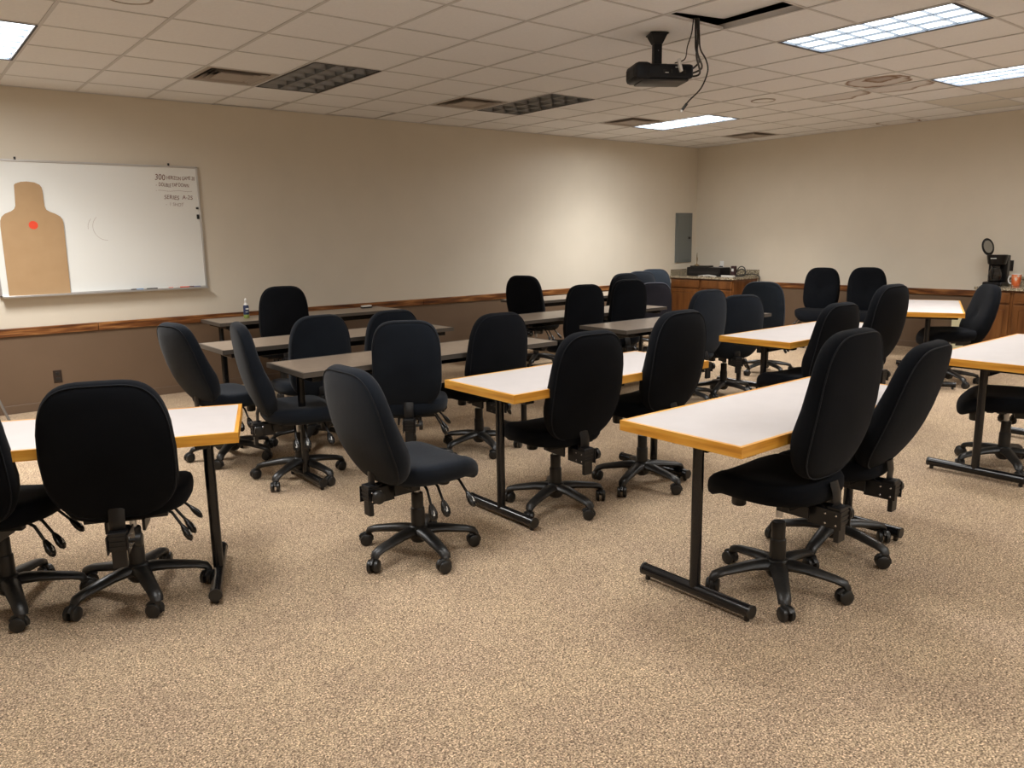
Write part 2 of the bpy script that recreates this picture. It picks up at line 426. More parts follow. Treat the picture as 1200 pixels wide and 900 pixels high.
for (i, j), lb in (((-1, 4), 'round ceiling speaker at the top left edge of the picture'), ((9, 4), 'small round ceiling speaker beyond the projector')):
    t = thing('ceiling_speaker', lb, 'speaker', (lx(i)+K/2, ly(j)-K/2, ZC+.0045), 0, 'round ceiling speakers')
    b = MB(); b.lathe([(.125, 0), (.125, -.004), (.12, -.008), (.108, -.008), (.106, -.004)], 32, cap=False); b.build('rim', M_vent, t, 40)
    b = MB(); b.lathe([(.107, -.004), (.08, -.010), (.04, -.013), (.005, -.014)], 32); b.build('grille', M_tile, t, 40)

# ------------------------------------------------------------------ tables
def make_table(kind, L, D=.6):
    """origin on the floor below the centre; long axis x"""
    white = kind == 'white'; th = .037 if white else .030; H = .745; bb = .016
    t = bpy.data.objects.new('folding_table' if not white else 'training_table', None); COL.objects.link(t)
    l, d = L/2, D/2
    b = MB(); g = bb
    b.box(-l+g, l-g, -d+g, d-g, H-th, H); b.build('tabletop', M_white if white else M_dark, t)
    me = M_oakx if white else M_darkedge; my = M_oaky if white else M_darkedge
    for s in (-1, 1):
        # mitred edge bands
        b = MB(); o = s*d; i_ = s*(d-g)
        vs = [(-l, o), (l, o), (l-g, i_), (-l+g, i_)]
        b.add([(x, y, z) for z in (H-th-.006*white, H+.0006) for x, y in vs], [(0, 1, 2, 3), (4, 5, 6, 7), (0, 1, 5, 4), (2, 3, 7, 6), (1, 2, 6, 5), (0, 3, 7, 4)])
        b.build('edge_band', me, t)
        b = MB(); o = s*l; i_ = s*(l-g)
        vs = [(o, -d), (o, d), (i_, d-g), (i_, -d+g)]
        b.add([(x, y, z) for z in (H-th-.006*white, H+.0006) for x, y in vs], [(0, 1, 2, 3), (4, 5, 6, 7), (0, 1, 5, 4), (2, 3, 7, 6), (1, 2, 6, 5), (0, 3, 7, 4)])
        b.build('edge_band', my, t)
    for s in (-1, 1):
        x = s*(l-(.145 if white else .10)); fh = .275 if white else .24
        b = MB(); b.cyl((x, 0, .05), (x, 0, H-th-.03), .023, 20); leg = b.build('leg', M_black, t, 40)
        b = MB()
        b.cyl((x, -fh, .045), (x, fh, .045), .026, 20)
        b.build('foot_bar', M_black, leg, 40)
        for q in (-1, 1):
            b = MB(); b.lathe([(.010, 0), (.012, .004), (.012, .026)], 10, Matrix.Translation((x, q*(fh-.02), .0)))
            b.build('foot_glide', M_plastic, leg, 40)
            b = MB(); b.cyl((x, q*(fh-.003), .045), (x, q*(fh+.006), .045), .0275, 20); b.build('end_cap', M_plastic, leg, 40)
        b = MB(); b.bbox(x-.03, x+.03, -.25, .25, H-th-.035, H-th, .004)
        b.build('top_bracket', M_black, t)
    b = MB(); b.bbox(-l+.175, l-.175, -.02, .02, H-th-.075, H-th-.008, .003); b.build('crossbeam', M_black, t)
    return t
tw = make_table('white', 1.55, .60); td = make_table('dark', 2.0, .56)
used = set()
def put_table(proto, x, y, rz, label, group, L=None):
    t = proto if proto.name not in used else copy_tree(proto)
    used.add(proto.name)
    t.location = (x, y, 0); t.rotation_euler = (0, 0, rad(rz)); tag(t, label, 'table', group)
    return t
GW, GD = 'white laminate tables with oak edges', 'dark brown laminate tables'
put_table(tw, 3.135, 1.93, .5, 'white oak-edged table at the front right, with two chairs tucked in', GW)
put_table(tw, 3.125, 3.235, .5, 'white oak-edged table in the middle of the picture', GW)
put_table(tw, 5.715, 3.34, .5, 'white oak-edged table behind the front right table', GW)
put_table(tw, 5.77, 1.85, .3, 'white oak-edged table cut by the right edge', GW)
a0 = -21.5
c, s = math.cos(rad(a0)), math.sin(rad(a0))
put_table(tw, 1.17-c*.775, 3.40-s*.775, a0, 'white oak-edged table cut by the left edge', GW)
a1 = 23.4; c, s = math.cos(rad(a1)), math.sin(rad(a1))
put_table(tw, 7.8+c*.775-s*.3, 3.01+s*.775+c*.3, a1, 'white oak-edged table turned askew near the wooden base cabinets', GW)
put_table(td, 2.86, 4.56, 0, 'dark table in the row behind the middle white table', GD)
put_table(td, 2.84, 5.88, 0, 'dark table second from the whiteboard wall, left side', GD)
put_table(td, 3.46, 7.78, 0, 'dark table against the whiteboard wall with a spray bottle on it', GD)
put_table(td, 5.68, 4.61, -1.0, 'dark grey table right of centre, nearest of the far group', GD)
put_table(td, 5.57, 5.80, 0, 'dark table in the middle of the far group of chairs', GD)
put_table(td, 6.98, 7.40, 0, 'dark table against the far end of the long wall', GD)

# ------------------------------------------------------------------ chairs
def outline(a, b_, n, N, taper):
    P = []
    for k in range(N):
        t = 2*PI*k/N; c, s = math.cos(t), math.sin(t)
        x = a*math.copysign(abs(c)**(2/n), c); z = b_*math.copysign(abs(s)**(2/n), s)
        P.append((x*taper(z/b_), z))
    return P
def cushion(a, b_, n, taper, bend, profile, N=44):
    """profile: list of (scale, depth); bend(x, z) -> offset along depth; returns rings in (x, depth, z)"""
    base = outline(a, b_, n, N, taper); vs = []; fs = []
    for sc, dp in profile:
        for x, z in base:
            # inset by distance rather than plain scale near the rim
            xx, zz = x*sc, z*sc
            bul = 1+.5*math.exp(-((zz/b_+.35)/.4)**2) if (dp > .03 and b_ > .26) else 1
            vs.append((xx, dp*bul+bend(xx, zz), zz))
    R = len(profile)
    for r in range(R-1):
        for k in range(N):
            k2 = (k+1) % N; fs.append((r*N+k, r*N+k2, (r+1)*N+k2, (r+1)*N+k))
    for r, dp in ((0, profile[0][1]), (R-1, profile[-1][1])):
        vs.append((0, dp+bend(0, 0), 0)); c = len(vs)-1
        for k in range(N):
            k2 = (k+1) % N; fs.append((c, r*N+k2, r*N+k))
    return vs, fs, base
BH = .305     # half height of the backrest
PIV = Vector((0, -.205, .43))
def back_bend(x, z):
    u = z/BH
    return .55*x*x*1.0 + .035*(u*u) - .030*u*abs(u)*(u > 0) - .020*(1-u*u)
def back_meshes(a, tap):
    prof = [(.15, -.030), (.45, -.031), (.75, -.030), (.90, -.027), (.965, -.021), (.99, -.012), (1.0, -.002), (1.0, .014),
            (.985, .030), (.95, .042), (.88, .052), (.70, .062), (.4, .068), (.15, .069)]
    vs, fs, base = cushion(a, BH, 3.9, tap, back_bend, prof)
    back = MB(); T = Matrix.Translation((0, -.01, BH)); back.add(vs, fs, T)
    pipe = MB(); sc = .972
    pts = [(x*sc, -.0215+back_bend(x*sc, z*sc)-.01, z*sc+BH) for x, z in base]
    pipe.tube(pts, .0028, 6, closed=True)
    return back, pipe
tap1 = lambda u: 1 - (.13*max(0, u)**1.6) - (.16*max(0, -u)**3)
tap2 = lambda u: 1 - (.05*max(0, u)**2) - (.07*max(0, -u)**3)
BACKS = {}
for nm, a, tp in (('wide', .235, tap1), ('narrow', .205, tap2)):
    bk, pp = back_meshes(a, tp)
    BACKS[nm] = (bk, pp)
# seat
def seat_bend(x, z):
    u = z/.24
    f = -.060*max(0, u-.45)**1.6/.38       # waterfall front
    return f + .22*x*x + .012*max(0, -u)**2
def seat_mesh():
    prof = [(.15, -.040), (.5, -.042), (.80, -.040), (.93, -.030), (.985, -.010), (1.0, .012), (.995, .036), (.97, .050), (.92, .058), (.8, .063), (.5, .062), (.15, .061)]
    tp = lambda u: 1-.08*max(0, -u)**2-.06*max(0, u)**2
    vs, fs, _ = cushion(.25, .255, 2.9, tp, seat_bend, prof)
    b = MB(); b.add([(x, z, y) for x, y, z in vs], [f[::-1] for f in fs]); return b
CM = {}
SM = seat_mesh()
for nm, f in (('black', F_black), ('navy', F_navy), ('grey', F_grey), ('slate', F_slate)):
    CM['seat_'+nm] = SM.mesh('seat', f, 60)
    for w in BACKS: CM['back_%s_%s' % (w, nm)] = BACKS[w][0].mesh('backrest', f, 60)
for w in BACKS: CM['pipe_'+w] = BACKS[w][1].mesh('piping', F_pipe, 80)
# base star (arms arch up then drop to the casters)
def arm_pts():
    return [(.02, .108), (.06, .116), (.12, .112), (.18, .102), (.24, .092), (.275, .080), (.285, .062)], [.042, .039, .034, .031, .028, .027, .023]
b = MB()
ap, ar = arm_pts()
for k in range(5):
    a = 2*PI*k/5+PI/2
    b.tube([(r*math.cos(a), r*math.sin(a), z) for r, z in ap], ar, 10, flat=.62)
b.lathe([(.034, .060), (.046, .078), (.052, .11), (.046, .134), (.038, .142)], 20)
CM['base'] = b.mesh('star_base', M_plastic, 55)
b = MB()   # twin wheel caster, origin at the stem
for s in (-1, 1):
    b.tube([(s*.006, -.012, .0255), (s*.009, -.012, .0255), (s*.020, -.012, .0255), (s*.0235, -.012, .0255)], [.0215, .0255, .0255, .021], 16)
b.tube([(0, 0, .06), (0, -.002, .045), (0, -.008, .034)], [.012, .016, .017], 8)
hood = []
for k in range(7):
    a = rad(-15+k*28); hood.append((0, -.012+.027*math.cos(a), .0255+.027*math.sin(a)))
b.tube(hood, .008, 6)
CM['caster'] = b.mesh('caster', M_plastic, 50)
b = MB(); b.lathe([(.034, .12), (.034, .225), (.032, .23), (.029, .232), (.029, .300), (.026, .305)], 20); b.lathe([(.025, .055), (.025, .09)], 16)
CM['column'] = b.mesh('gas_column', M_plastic, 45)
b = MB(); b.cyl((0, 0, .29), (0, 0, .40), .0145, 14); CM['piston'] = b.mesh('gas_piston', M_chrome, 50)
# mechanism under the seat (z relative to seat underside 0)
b = MB()
b.bbox(-.075, .075, -.15, .12, -.032, -.006, .006); b.bbox(-.16, .16, -.165, -.13, -.022, -.004, .003)
b.bbox(-.16, .16, .06, .10, -.022, -.004, .003)
for s in (-1, 1): b.bbox(s*.07-.006, s*.07+.006, -.20, -.06, -.062, -.012, .002)
b.lathe([(.03, -.05), (.034, -.03), (.034, -.01)], 14)
CM['mech'] = b.mesh('seat_mechanism', M_mech)
b = MB(); b.lathe([(.028, -.100), (.032, -.095), (.032, -.03), (.024, -.02)], 16, Matrix.Translation((-.03, .15, 0))); CM['tension'] = b.mesh('tension_knob', M_plastic, 45)
# back support in pivot space
b = MB()
b.tube([(0, .045, -.055), (0, .0, -.065), (0, -.035, -.045), (0, -.046, -.01), (0, -.036, .03), (0, -.015, .07)], [.030]*6, 8, flat=.30)
CM['bar'] = b.mesh('back_bar', M_mech, 40)
b = MB(); b.bbox(-.034, .034, -.078, -.020, -.075, .002, .005); b.bbox(-.027, .027, -.072, -.050, -.145, -.07, .003)
for s in (-1, 1):
    b.bbox(s*.037-.003, s*.037+.003, -.085, .055, -.085, -.01, .002)
for q in range(3): b.box(-.031, .031, -.081, -.077, -.062+.02*q, -.054+.02*q)
CM['bracket'] = b.mesh('back_bracket', M_mech)
b = MB()
for s in (-1, 1):
    for yy, zz in ((-.065, -.028), (-.020, -.028), (-.065, -.068), (-.020, -.068)):
        b.tube([(s*.040, yy, zz), (s*.0435, yy, zz), (s*.0455, yy, zz)], [.0048, .0048, .002], 8)
CM['bolts'] = b.mesh('bolt_set', M_bolt, 50)
b = MB(); b.tube([(.040, -.048, -.045), (.060, -.048, -.045), (.062, -.048, -.045), (.082, -.048, -.045), (.086, -.048, -.045)], [.008, .008, .030, .030, .024], 18)
CM['knob'] = b.mesh('back_knob', M_plastic, 40)
# lever: stem + paddle along +x, drooping
b = MB(); b.tube([(0, 0, 0), (.05, 0, -.014), (.105, 0, -.075)], .0065, 8); CM['stem'] = b.mesh('lever', M_mech, 60)
b = MB(); b.tube([(.097, 0, -.066), (.108, 0, -.080), (.124, 0, -.100), (.138, 0, -.118), (.146, 0, -.128)], [.010, .018, .024, .020, .008], 12, flat=.6)
CM['paddle'] = b.mesh('lever_paddle', M_lever, 60)
b = MB(); T = Matrix.Translation((.124, 0, -.100)) @ Matrix.Rotation(rad(52), 4, 'Y')
b.box(-.011, .011, -.002, .002, .0138, .0152, T); b.box(.004, .012, -.007, .002, .0138, .0152, T); CM['mark'] = b.mesh('paddle_mark', M_mark)

def make_chair(fab, back):
    t = bpy.data.objects.new('task_chair', None); COL.objects.link(t)
    base = child('star_base', CM['base'], t)
    for k in range(5):
        a = 2*PI*k/5+PI/2
        cs = child('caster', CM['caster'], base, (.285*math.cos(a), .285*math.sin(a), 0), (0, 0, random.uniform(0, 6.28))); cs.scale = (1.18, 1.18, 1.18)
    child('gas_column', CM['column'], t); child('gas_piston', CM['piston'], t)
    child('seat', CM['seat_'+fab], t, (0, .03, .425))
    mech = child('seat_mechanism', CM['mech'], t, (0, .03, .402))
    child('tension_knob', CM['tension'], mech)
    for yy, ry, rzz in ((.09, 0, 12), (-.02, 8, -3), (-.075, 12, -9)):
        lv = child('lever', CM['stem'], t, (.12, .03+yy, .392), (0, rad(ry), rad(rzz)))
        child('lever_paddle', CM['paddle'], lv); child('paddle_mark', CM['mark'], lv)
    bk = child('backrest', CM['back_%s_%s' % (back, fab)], t, PIV, (0, 0, 0))
    child('piping', CM['pipe_'+back], bk)
    child('back_bar', CM['bar'], t, PIV)
    br = child('back_bracket', CM['bracket'], t, (0, -.205, .40))
    child('bolt_set', CM['bolts'], br); child('back_knob', CM['knob'], br)
    return t
PROTO = {}
def chair(x, y, head, label, group, fab='black', back='wide', base=None, lift=0, lean=8, bh=0, bs=(1, 1, 1), twist=0, bo=0):
    """head: compass heading in degrees clockwise from +y; lift raises seat and back; lean reclines the back"""
    key = (fab, back)
    if key not in PROTO: PROTO[key] = t = make_chair(*key)
    else: t = copy_tree(PROTO[key])
    t.location = (x, y, 0); t.rotation_euler = (0, 0, rad(-head)); tag(t, label, 'chair', group)
    for k in kids(t):
        n = k.name.split('.')[0]
        if n == 'star_base': k.rotation_euler = (0, 0, rad(base if base is not None else random.uniform(0, 72)))
        elif n == 'gas_piston': k.location = (0, 0, lift*.9)
        elif n == 'gas_column': k.location = (0, 0, 0)
        elif n == 'seat': k.location = (0, .03, .425+lift)
        elif n == 'seat_mechanism': k.location = (0, .03, .402+lift)
        elif n == 'lever': k.location.z = .392+lift
        elif n in ('backrest', 'back_bar'):
            k.location = PIV+Vector((0, -bo, lift+(bh if n == 'backrest' else 0))); k.rotation_euler = (rad(lean), 0, rad(twist))
            if n == 'backrest': k.scale = bs
        elif n == 'back_bracket': k.location = (0, -.205-bo, .40+lift)
    return t
G = 'black fabric task chairs around the tables'
CH = [
 # x, y, heading, label, opts
 (.72, 3.54, 22, 'large black chair seen from behind at the left white table', dict(base=58, lean=10, bs=(1.03, 1, .96), bo=.06)),
 (0.26, 3.77, 34, 'black chair cut by the left edge', dict(base=0, lean=9, bo=.04)),
 (1.895, 3.12, 88, 'blue-black chair standing alone in the front aisle, turned to the right', dict(fab='navy', base=46, lean=15, bs=(1.06, 1, .96), bh=-.035)),
 (2.84, 3.17, 4, 'left one of two chairs at the middle white table', dict(base=40, lean=10, bo=.01)),
 (3.52, 3.13, 0, 'right one of two chairs at the middle white table', dict(base=36, lean=8, lift=.055)),
 (2.85, 1.76, -1, 'left one of two chairs at the front right table', dict(base=56, lean=8, lift=.04, bh=.075)),
 (3.45, 1.84, -4, 'steeply reclined chair at the right end of the front right table', dict(base=24, lean=18, bh=.02, bs=(1.08, 1, 1.02))),
 (1.97, 4.66, 102, 'blue-black chair seen side-on at the left end of the dark table, levers hanging', dict(fab='navy', base=81, lean=12)),
 (1.81, 5.44, 78, 'black chair below the whiteboard at the left, reclined', dict(fab='navy', base=4, lean=18, bs=(.95, 1, .97))),
 (2.615, 4.35, 33, 'blue-black narrow chair seen straight from behind at the dark table', dict(fab='navy', back='narrow', lean=5, bs=(1.05, 1, .92), bh=.03)),
 (3.24, 4.44, 4, 'black chair at the right end of the dark table row', dict(base=27, lean=9, bo=.01, bh=-.02)),
 (2.42, 5.46, 2, 'chair tucked at the second dark table, left of its two', dict(fab='navy', lean=6, bh=-.05)),
 (3.12, 5.63, 4, 'chair tucked at the second dark table, right of its two', dict(fab='navy', lean=8, bh=-.07)),
 (3.02, 7.42, 12, 'black chair just right of the spray bottle by the long wall', dict(lean=6, bh=.05)),
 (5.99, 7.02, 68, 'black chair against the wooden rail at the left of the far group', dict(lean=12, lift=.05)),
 (5.28, 5.63, 15, 'dark narrow chair at the left end of the far middle table', dict(back='narrow', lean=6, bh=.02)),
 (5.92, 5.66, 15, 'dark narrow chair at the right part of the far middle table', dict(back='narrow', lean=6, bh=.04)),
 (7.45, 7.18, 10, 'black chair half hidden at the dark table by the far wall', dict(lean=8)),
 (7.98, 7.33, 20, 'dark blue chair almost hidden behind its slate blue neighbour', dict(fab='navy', lean=6)),
 (8.60, 7.50, 44, 'slate blue chair nearest the grey electrical panel', dict(fab='slate', lean=4)),
 (7.35, 6.42, 40, 'grey chair in front of the slate blue chair near the corner cabinet', dict(fab='grey', back='narrow', lean=2, bh=-.09)),
 (5.61, 4.49, 4, 'left one of two chairs at the dark grey table right of centre', dict(fab='navy', lean=6)),
 (6.12, 4.44, 26, 'right one of two chairs at the dark grey table right of centre', dict(fab='navy', base=64, lean=10, bh=-.06)),
 (7.45, 4.87, 70, 'slate blue chair behind the end of the dark grey table', dict(fab='slate', lean=4, bh=-.03)),
 (9.73, 5.62, -106, 'black chair facing the room by the right wall, left of the pair', dict(lean=8)),
 (9.66, 4.90, -118, 'black chair facing the room by the right wall, right of the pair', dict(lean=8, lift=.02)),
 (5.22, 3.12, 5, 'left one of two chairs at the white table behind the front right table', dict(lean=12)),
 (5.90, 3.08, 4, 'right one of two chairs at the white table behind the front right table', dict(lean=10, lift=.07, bh=.02)),
 (8.20, 3.29, -45, 'black chair at the askew white table, facing left', dict(lean=14, lift=.05, bh=-.09)),
 (5.50, 1.82, -25, 'chair under the right edge table, only its seat in view', dict(base=30, lean=14)),
]
for x, y, h, lb, kw in CH:
    chair(x, y, h, lb, G, **kw)

# ------------------------------------------------------------------ whiteboard and what is on it
WX0, WX1, WZ0, WZ1 = .81, 2.605, 1.055, 2.245
t = thing('whiteboard', 'white marker board with aluminium frame on the long wall', 'whiteboard', (0, 0, 0))
yb = YF-.02
b = MB(); b.box(WX0+.01, WX1-.01, yb-.004, YF-.001, WZ0+.01, WZ1-.01); b.build('board_surface', M_board, t)
for nm, c_ in (('a', (WX0, WX0+.018, WZ0, WZ1)), ('b', (WX1-.018, WX1, WZ0, WZ1)), ('c', (WX0, WX1, WZ1-.018, WZ1)), ('d', (WX0, WX1, WZ0, WZ0+.018))):
    b = MB(); b.bbox(c_[0], c_[1], yb-.014, YF-.001, c_[2], c_[3], .003); b.build('frame_rail', M_alu, t)
b = MB(); b.bbox(WX0+.02, WX1-.01, yb-.075, yb-.008, WZ0-.006, WZ0+.004, .002); b.bbox(WX0+.02, WX1-.01, yb-.079, yb-.073, WZ0-.006, WZ0+.012, .002)
b.build('marker_tray', M_alu, t)
for hx in (1.055, 2.335):
    b = MB(); b.bbox(hx-.008, hx+.008, yb-.015, yb+.005, WZ1-.004, WZ1+.022, .003); b.build('hook', M_plastic, t)
for hz, hh in ((1.832, .02), (1.735, .045)):
    b = MB(); b.bbox(WX1-.045, WX1-.022, yb-.018, yb-.004, hz, hz+hh, .003); b.build('clip', M_plastic, t)
def text(body, x, z, size, m, width, slant=.15):
    cu = bpy.data.curves.new('handwriting', 'FONT'); cu.body = body; cu.size = size; cu.shear = slant; cu.extrude = .0004
    cu.materials.append(m)
    o = bpy.data.objects.new('x', cu); me = bpy.data.meshes.new_from_object(o); bpy.data.objects.remove(o); me.name = 'handwriting'
    xs = [v.co.x for v in me.vertices]; k = width/(max(xs)-min(xs))
    for v in me.vertices: v.co.x *= k; v.co.y += .004*math.sin(v.co.x*37)
    o = bpy.data.objects.new('handwriting', me); link(o, t); o.location = (x, yb-.0052, z); o.rotation_euler = (PI/2, 0, 0); return o
text('300', 2.195, 2.105, .078, M_ink, .095); text('HERIZON GAME 20', 2.305, 2.112, .05, M_ink, .265)
text('-  DOUBLE TAP DOWN', 2.20, 2.045, .05, M_ink, .31); text('- ~~~~~~~~~~~~~~~~', 2.195, 1.995, .04, M_inkpale, .34)
text('SERIES  A-25', 2.265, 1.925, .055, M_ink, .27); text('-  1 SHOT', 2.275, 1.862, .045, M_inkpale, .17)
# faint leftover arc
b = MB(); b.tube([(1.72+.11*math.cos(rad(a)), yb-.0045, 1.66+.12*math.sin(rad(a))) for a in range(130, 275, 12)], .0012, 4)
b.tube([(1.71+.14*math.cos(rad(a)), yb-.0045, 1.66+.12*math.sin(rad(a))) for a in range(140, 200, 12)], .0012, 4)
b.build('faded_stroke', M_inkpale, t)
# cardboard target leaning on the board
px = [(75, 215), (82, 208), (110, 199), (145, 197), (185, 202), (212, 214), (224, 228), (229, 245), (240, 330), (250, 350), (270, 361), (300, 372), (325, 386), (338, 402), (343, 422),
      (383, 800), (50, 817), (2, 440), (1, 410), (8, 388), (25, 372), (60, 358), (76, 346), (83, 328)]
def unproj(u, v, Y):
    d = fwd + rt2*((u-600)/915.33) - up2*((v-450)/915.33); return d*(Y/d.y) + Vector((0, 0, CAMZ))
Yc = YF-.045
P = [unproj(x*.21667, 170+y*.21667, Yc) for x, y in px]
tg = thing('cardboard_target', 'brown cardboard head-and-shoulders target leaning on the whiteboard', 'target', (1.12, Yc, WZ0+.01))
b = MB(); n = len(P); O = Vector((1.12, Yc, WZ0+.01))
b.add([Vector((p.x, Yc+o, p.z))-O for o in (-.002, .002) for p in P], [tuple(range(n)), tuple(range(2*n-1, n-1, -1))]+[(k, (k+1) % n, n+(k+1) % n, n+k) for k in range(n)])
b.build('target_sheet', M_card, tg)
sp = unproj(180*.21667, 170+433*.21667, Yc)-O
b = MB(); b.lathe([(.036, 0), (.036, .001)], 24, Matrix.Translation((sp.x, -.0022, sp.z)) @ Matrix.Rotation(PI/2, 4, 'X')); b.build('red_spot', M_red, tg)
# markers on the tray
mk = [(1.93, (.03, .03, .03), (.15, .30, .55), 'blue dry-erase marker with black cap, leftmost on the board tray'), (2.07, (.02, .02, .02), (.03, .03, .03), 'all black dry-erase marker on the board tray'),
      (2.17, (.7, .7, .68), (.75, .75, .72), 'white dry-erase marker on the board tray'), (2.27, (.75, .35, .3), (.75, .74, .7), 'white dry-erase marker with pink cap on the board tray'),
      (2.36, (.75, .08, .04), (.78, .1, .05), 'bright red dry-erase marker on the board tray'), (2.47, (.09, .02, .02), (.22, .24, .38), 'grey blue dry-erase marker with dark cap, rightmost on the board tray')]
for x, c1, c2, lb in mk:
    m = thing('dry_erase_marker', lb, 'marker', (x, yb-.04, WZ0+.0125), rad(random.uniform(-3, 3)), 'markers on the whiteboard tray')
    b = MB(); b.tube([(-.01, 0, 0), (.055, 0, 0), (.057, 0, 0)], [.008, .008, .006], 12); b.build('barrel', mat('marker_barrel', c2, .35), m, 50)
    b = MB(); b.tube([(-.055, 0, 0), (-.052, 0, 0), (-.008, 0, 0)], [.006, .0085, .0085], 12); b.build('cap', mat('marker_cap', c1, .35), m, 50)

# ------------------------------------------------------------------ electrical panel, outlets
t = thing('electrical_panel', 'grey steel electrical panel on the wall by the corner', 'electrical panel', (10.175, YF, 1.06))
b = MB(); b.bbox(-.20, .20, -.02, 0, 0, .78, .004); b.build('panel_frame', M_panel, t)
b = MB(); b.bbox(-.165, .165, -.026, -.019, .03, .75, .003); b.build('panel_door', M_panel, t)
b = MB(); b.bbox(.10, .15, -.034, -.025, .37, .405, .003); b.build('latch', M_plastic, t)
M_brownpl = mat('dark_brown_plate', (.025, .014, .010), .35); M_whitepl = mat('white_plate', (.9, .89, .86), .4)
def outlet(name, label, loc, rz, m, sock):
    t = thing(name, label, 'outlet', loc, rz, None)
    b = MB(); b.bbox(-.036, .036, -.006, 0, -.058, .058, .003); b.build('cover_plate', m, t)
    for q in (-1, 1):
        b = MB(); b.bbox(-.017, .017, -.0085, -.005, q*.026-.015, q*.026+.015, .003); b.build('receptacle', sock, t)
    return t
outlet('wall_outlet', 'dark brown outlet low on the wall below the whiteboard', (1.178, YF, .30), 0, M_brownpl, M_plastic)
outlet('wall_outlet', 'dark brown outlet low on the wall behind the second dark table', (4.12, YF, .31), 0, M_brownpl, M_plastic)
outlet('wall_outlet', 'white outlet above the corner cabinet with a black plug', (XR, 7.72, 1.02), PI/2*-1, M_whitepl, M_whitepl)
t = outlet('wall_outlet', 'black outlet on the wall right of the coffee maker', (XR, 3.615, 1.08), -PI/2, M_plastic, M_plastic); t.scale = (1.25, 1, 1.1)

# ------------------------------------------------------------------ cabinets
def cabinet(name, label, x0, x1, y0, y1, top, units, side_y):
    """front faces -x; units: y ranges"""
    t = thing(name, label, 'cabinet', (x0, (y0+y1)/2, 0)); O = Vector((x0, (y0+y1)/2, 0))
    def bx(nm, m, *c, par=t, bev=.003):
        b = MB(); b.bbox(c[0]-O.x, c[1]-O.x, c[2]-O.y, c[3]-O.y, c[4], c[5], bev); return b.build(nm, m, par)
    bx('carcass', M_cab, x0+.02, x1, y0, y1, .09, top-.035)
    bx('toe_kick', M_plastic, x0+.08, x1, y0+.02, y1-.005, 0, .09)
    for (a, c) in units:
        bx('face_frame', M_cab, x0+.002, x0+.019, a+.001, c-.001, .09, top-.036)
        m_ = (a+c)/2
        g = .022
        d = bx('drawer', M_cab, x0-.016, x0+.001, a+g, c-g, top-.175, top-.055, bev=.006)
        bx('drawer_panel', M_cab, x0-.020, x0-.015, a+g+.03, c-g-.03, top-.150, top-.080, par=d, bev=.002)
        dr = bx('door', M_cab, x0-.016, x0+.001, a+g, c-g, .115, top-.195, bev=.006)
        bx('door_panel', M_cab, x0-.021, x0-.015, a+g+.055, c-g-.055, .17, top-.25, par=dr, bev=.008)
    return t, bx
t1, bx = cabinet('base_cabinet', 'cherry wood base cabinet in the far corner under a granite top', 9.90, XR-.001, 7.06, YF-.001, .86, [(7.06, 7.66), (7.66, YF-.001)], 7.06)
t2, bx2 = cabinet('base_cabinet', 'cherry wood base cabinet at the right edge under the coffee maker', 9.90, XR-.001, 1.82, 3.72, .86, [(3.34, 3.72), (2.96, 3.34), (2.58, 2.96), (2.20, 2.58), (1.82, 2.20)], 3.72)
M_bag = mat('cream_paper', (.72, .66, .42), .8)
t = thing('paper_bag', 'cream paper bag on the floor by the wall, under the askew table', 'paper bag', (10.40, 4.06, 0))
b = MB(); b.add([(x*(1-.12*k), y*(1+.02*k), z) for k, z in ((0, 0), (1, .50)) for x, y in ((-.05, -.085), (.05, -.085), (.05, .085), (-.05, .085))], [(0, 1, 2, 3), (0, 4, 5, 1), (1, 5, 6, 2), (2, 6, 7, 3), (3, 7, 4, 0)]); b.build('bag_body', M_bag, t)
b = MB(); b.box(-.0455, .0455, -.088, -.0865, .44, .502); b.box(-.0455, .0455, .0865, .088, .44, .502); b.box(-.047, -.0455, -.088, .088, .44, .502); b.box(.0455, .047, -.088, .088, .44, .502); b.build('folded_rim', M_bag, t)
def counter(label, x0, x1, y0, y1, z, left_splash):
    t = thing('granite_countertop', label, 'countertop', (x0, y0, z))
    b = MB(); b.bbox(0, x1-x0, 0, y1-y0, 0, .035, .006); b.build('slab', M_granite, t)
    b = MB(); b.bbox(x1-x0-.02, x1-x0, 0, y1-y0, .0355, .13, .003); b.build('backsplash', M_granite, t)
    if left_splash: b = MB(); b.bbox(.02, x1-x0-.021, y1-y0-.02, y1-y0, .0355, .13, .003); b.build('backsplash', M_granite, t)
counter('speckled granite countertop on the corner cabinet', 9.86, XR-.002, 7.03, YF-.002, .8255, True)
counter('speckled granite countertop under the coffee maker', 9.86, XR-.002, 1.80, 3.74, .8255, False)
CT = .861
# ---- on the corner cabinet
M_glossblk = mat('gloss_black_plastic', (.005, .005, .006), .28, 0, .35)
t = thing('media_box', 'black printer-like box on the corner countertop', 'printer', (10.13, 7.70, CT), 0)
b = MB(); b.bbox(-.13, .13, -.32, .32, .004, .135, .010); b.build('body', M_glossblk, t)
b = MB(); b.bbox(-.10, .10, -.02, .28, .1355, .155, .005); b.build('lid', M_plastic, t)
b = MB(); b.box(-.134, -.1305, -.28, .28, .04, .07); b.build('front_slot', M_mech, t)
t = thing('desk_antenna', 'thin brass-coloured stand on top of the black box in the corner', 'antenna', (10.13, 7.925, CT+.1555)); t.scale = (1.3, 1.3, 1.65); mb = mat('dull_brass', (.25, .18, .09), .4, .6)
b = MB(); b.lathe([(.03, 0), (.028, .008), (.006, .014), (.004, .03)], 14); b.build('foot', mb, t, 50)
b = MB(); b.tube([(0, 0, .028), (.002, 0, .06), (-.003, 0, .09), (0, 0, .12)], [.004, .009, .005, .003], 8); b.build('mast', mb, t, 50)
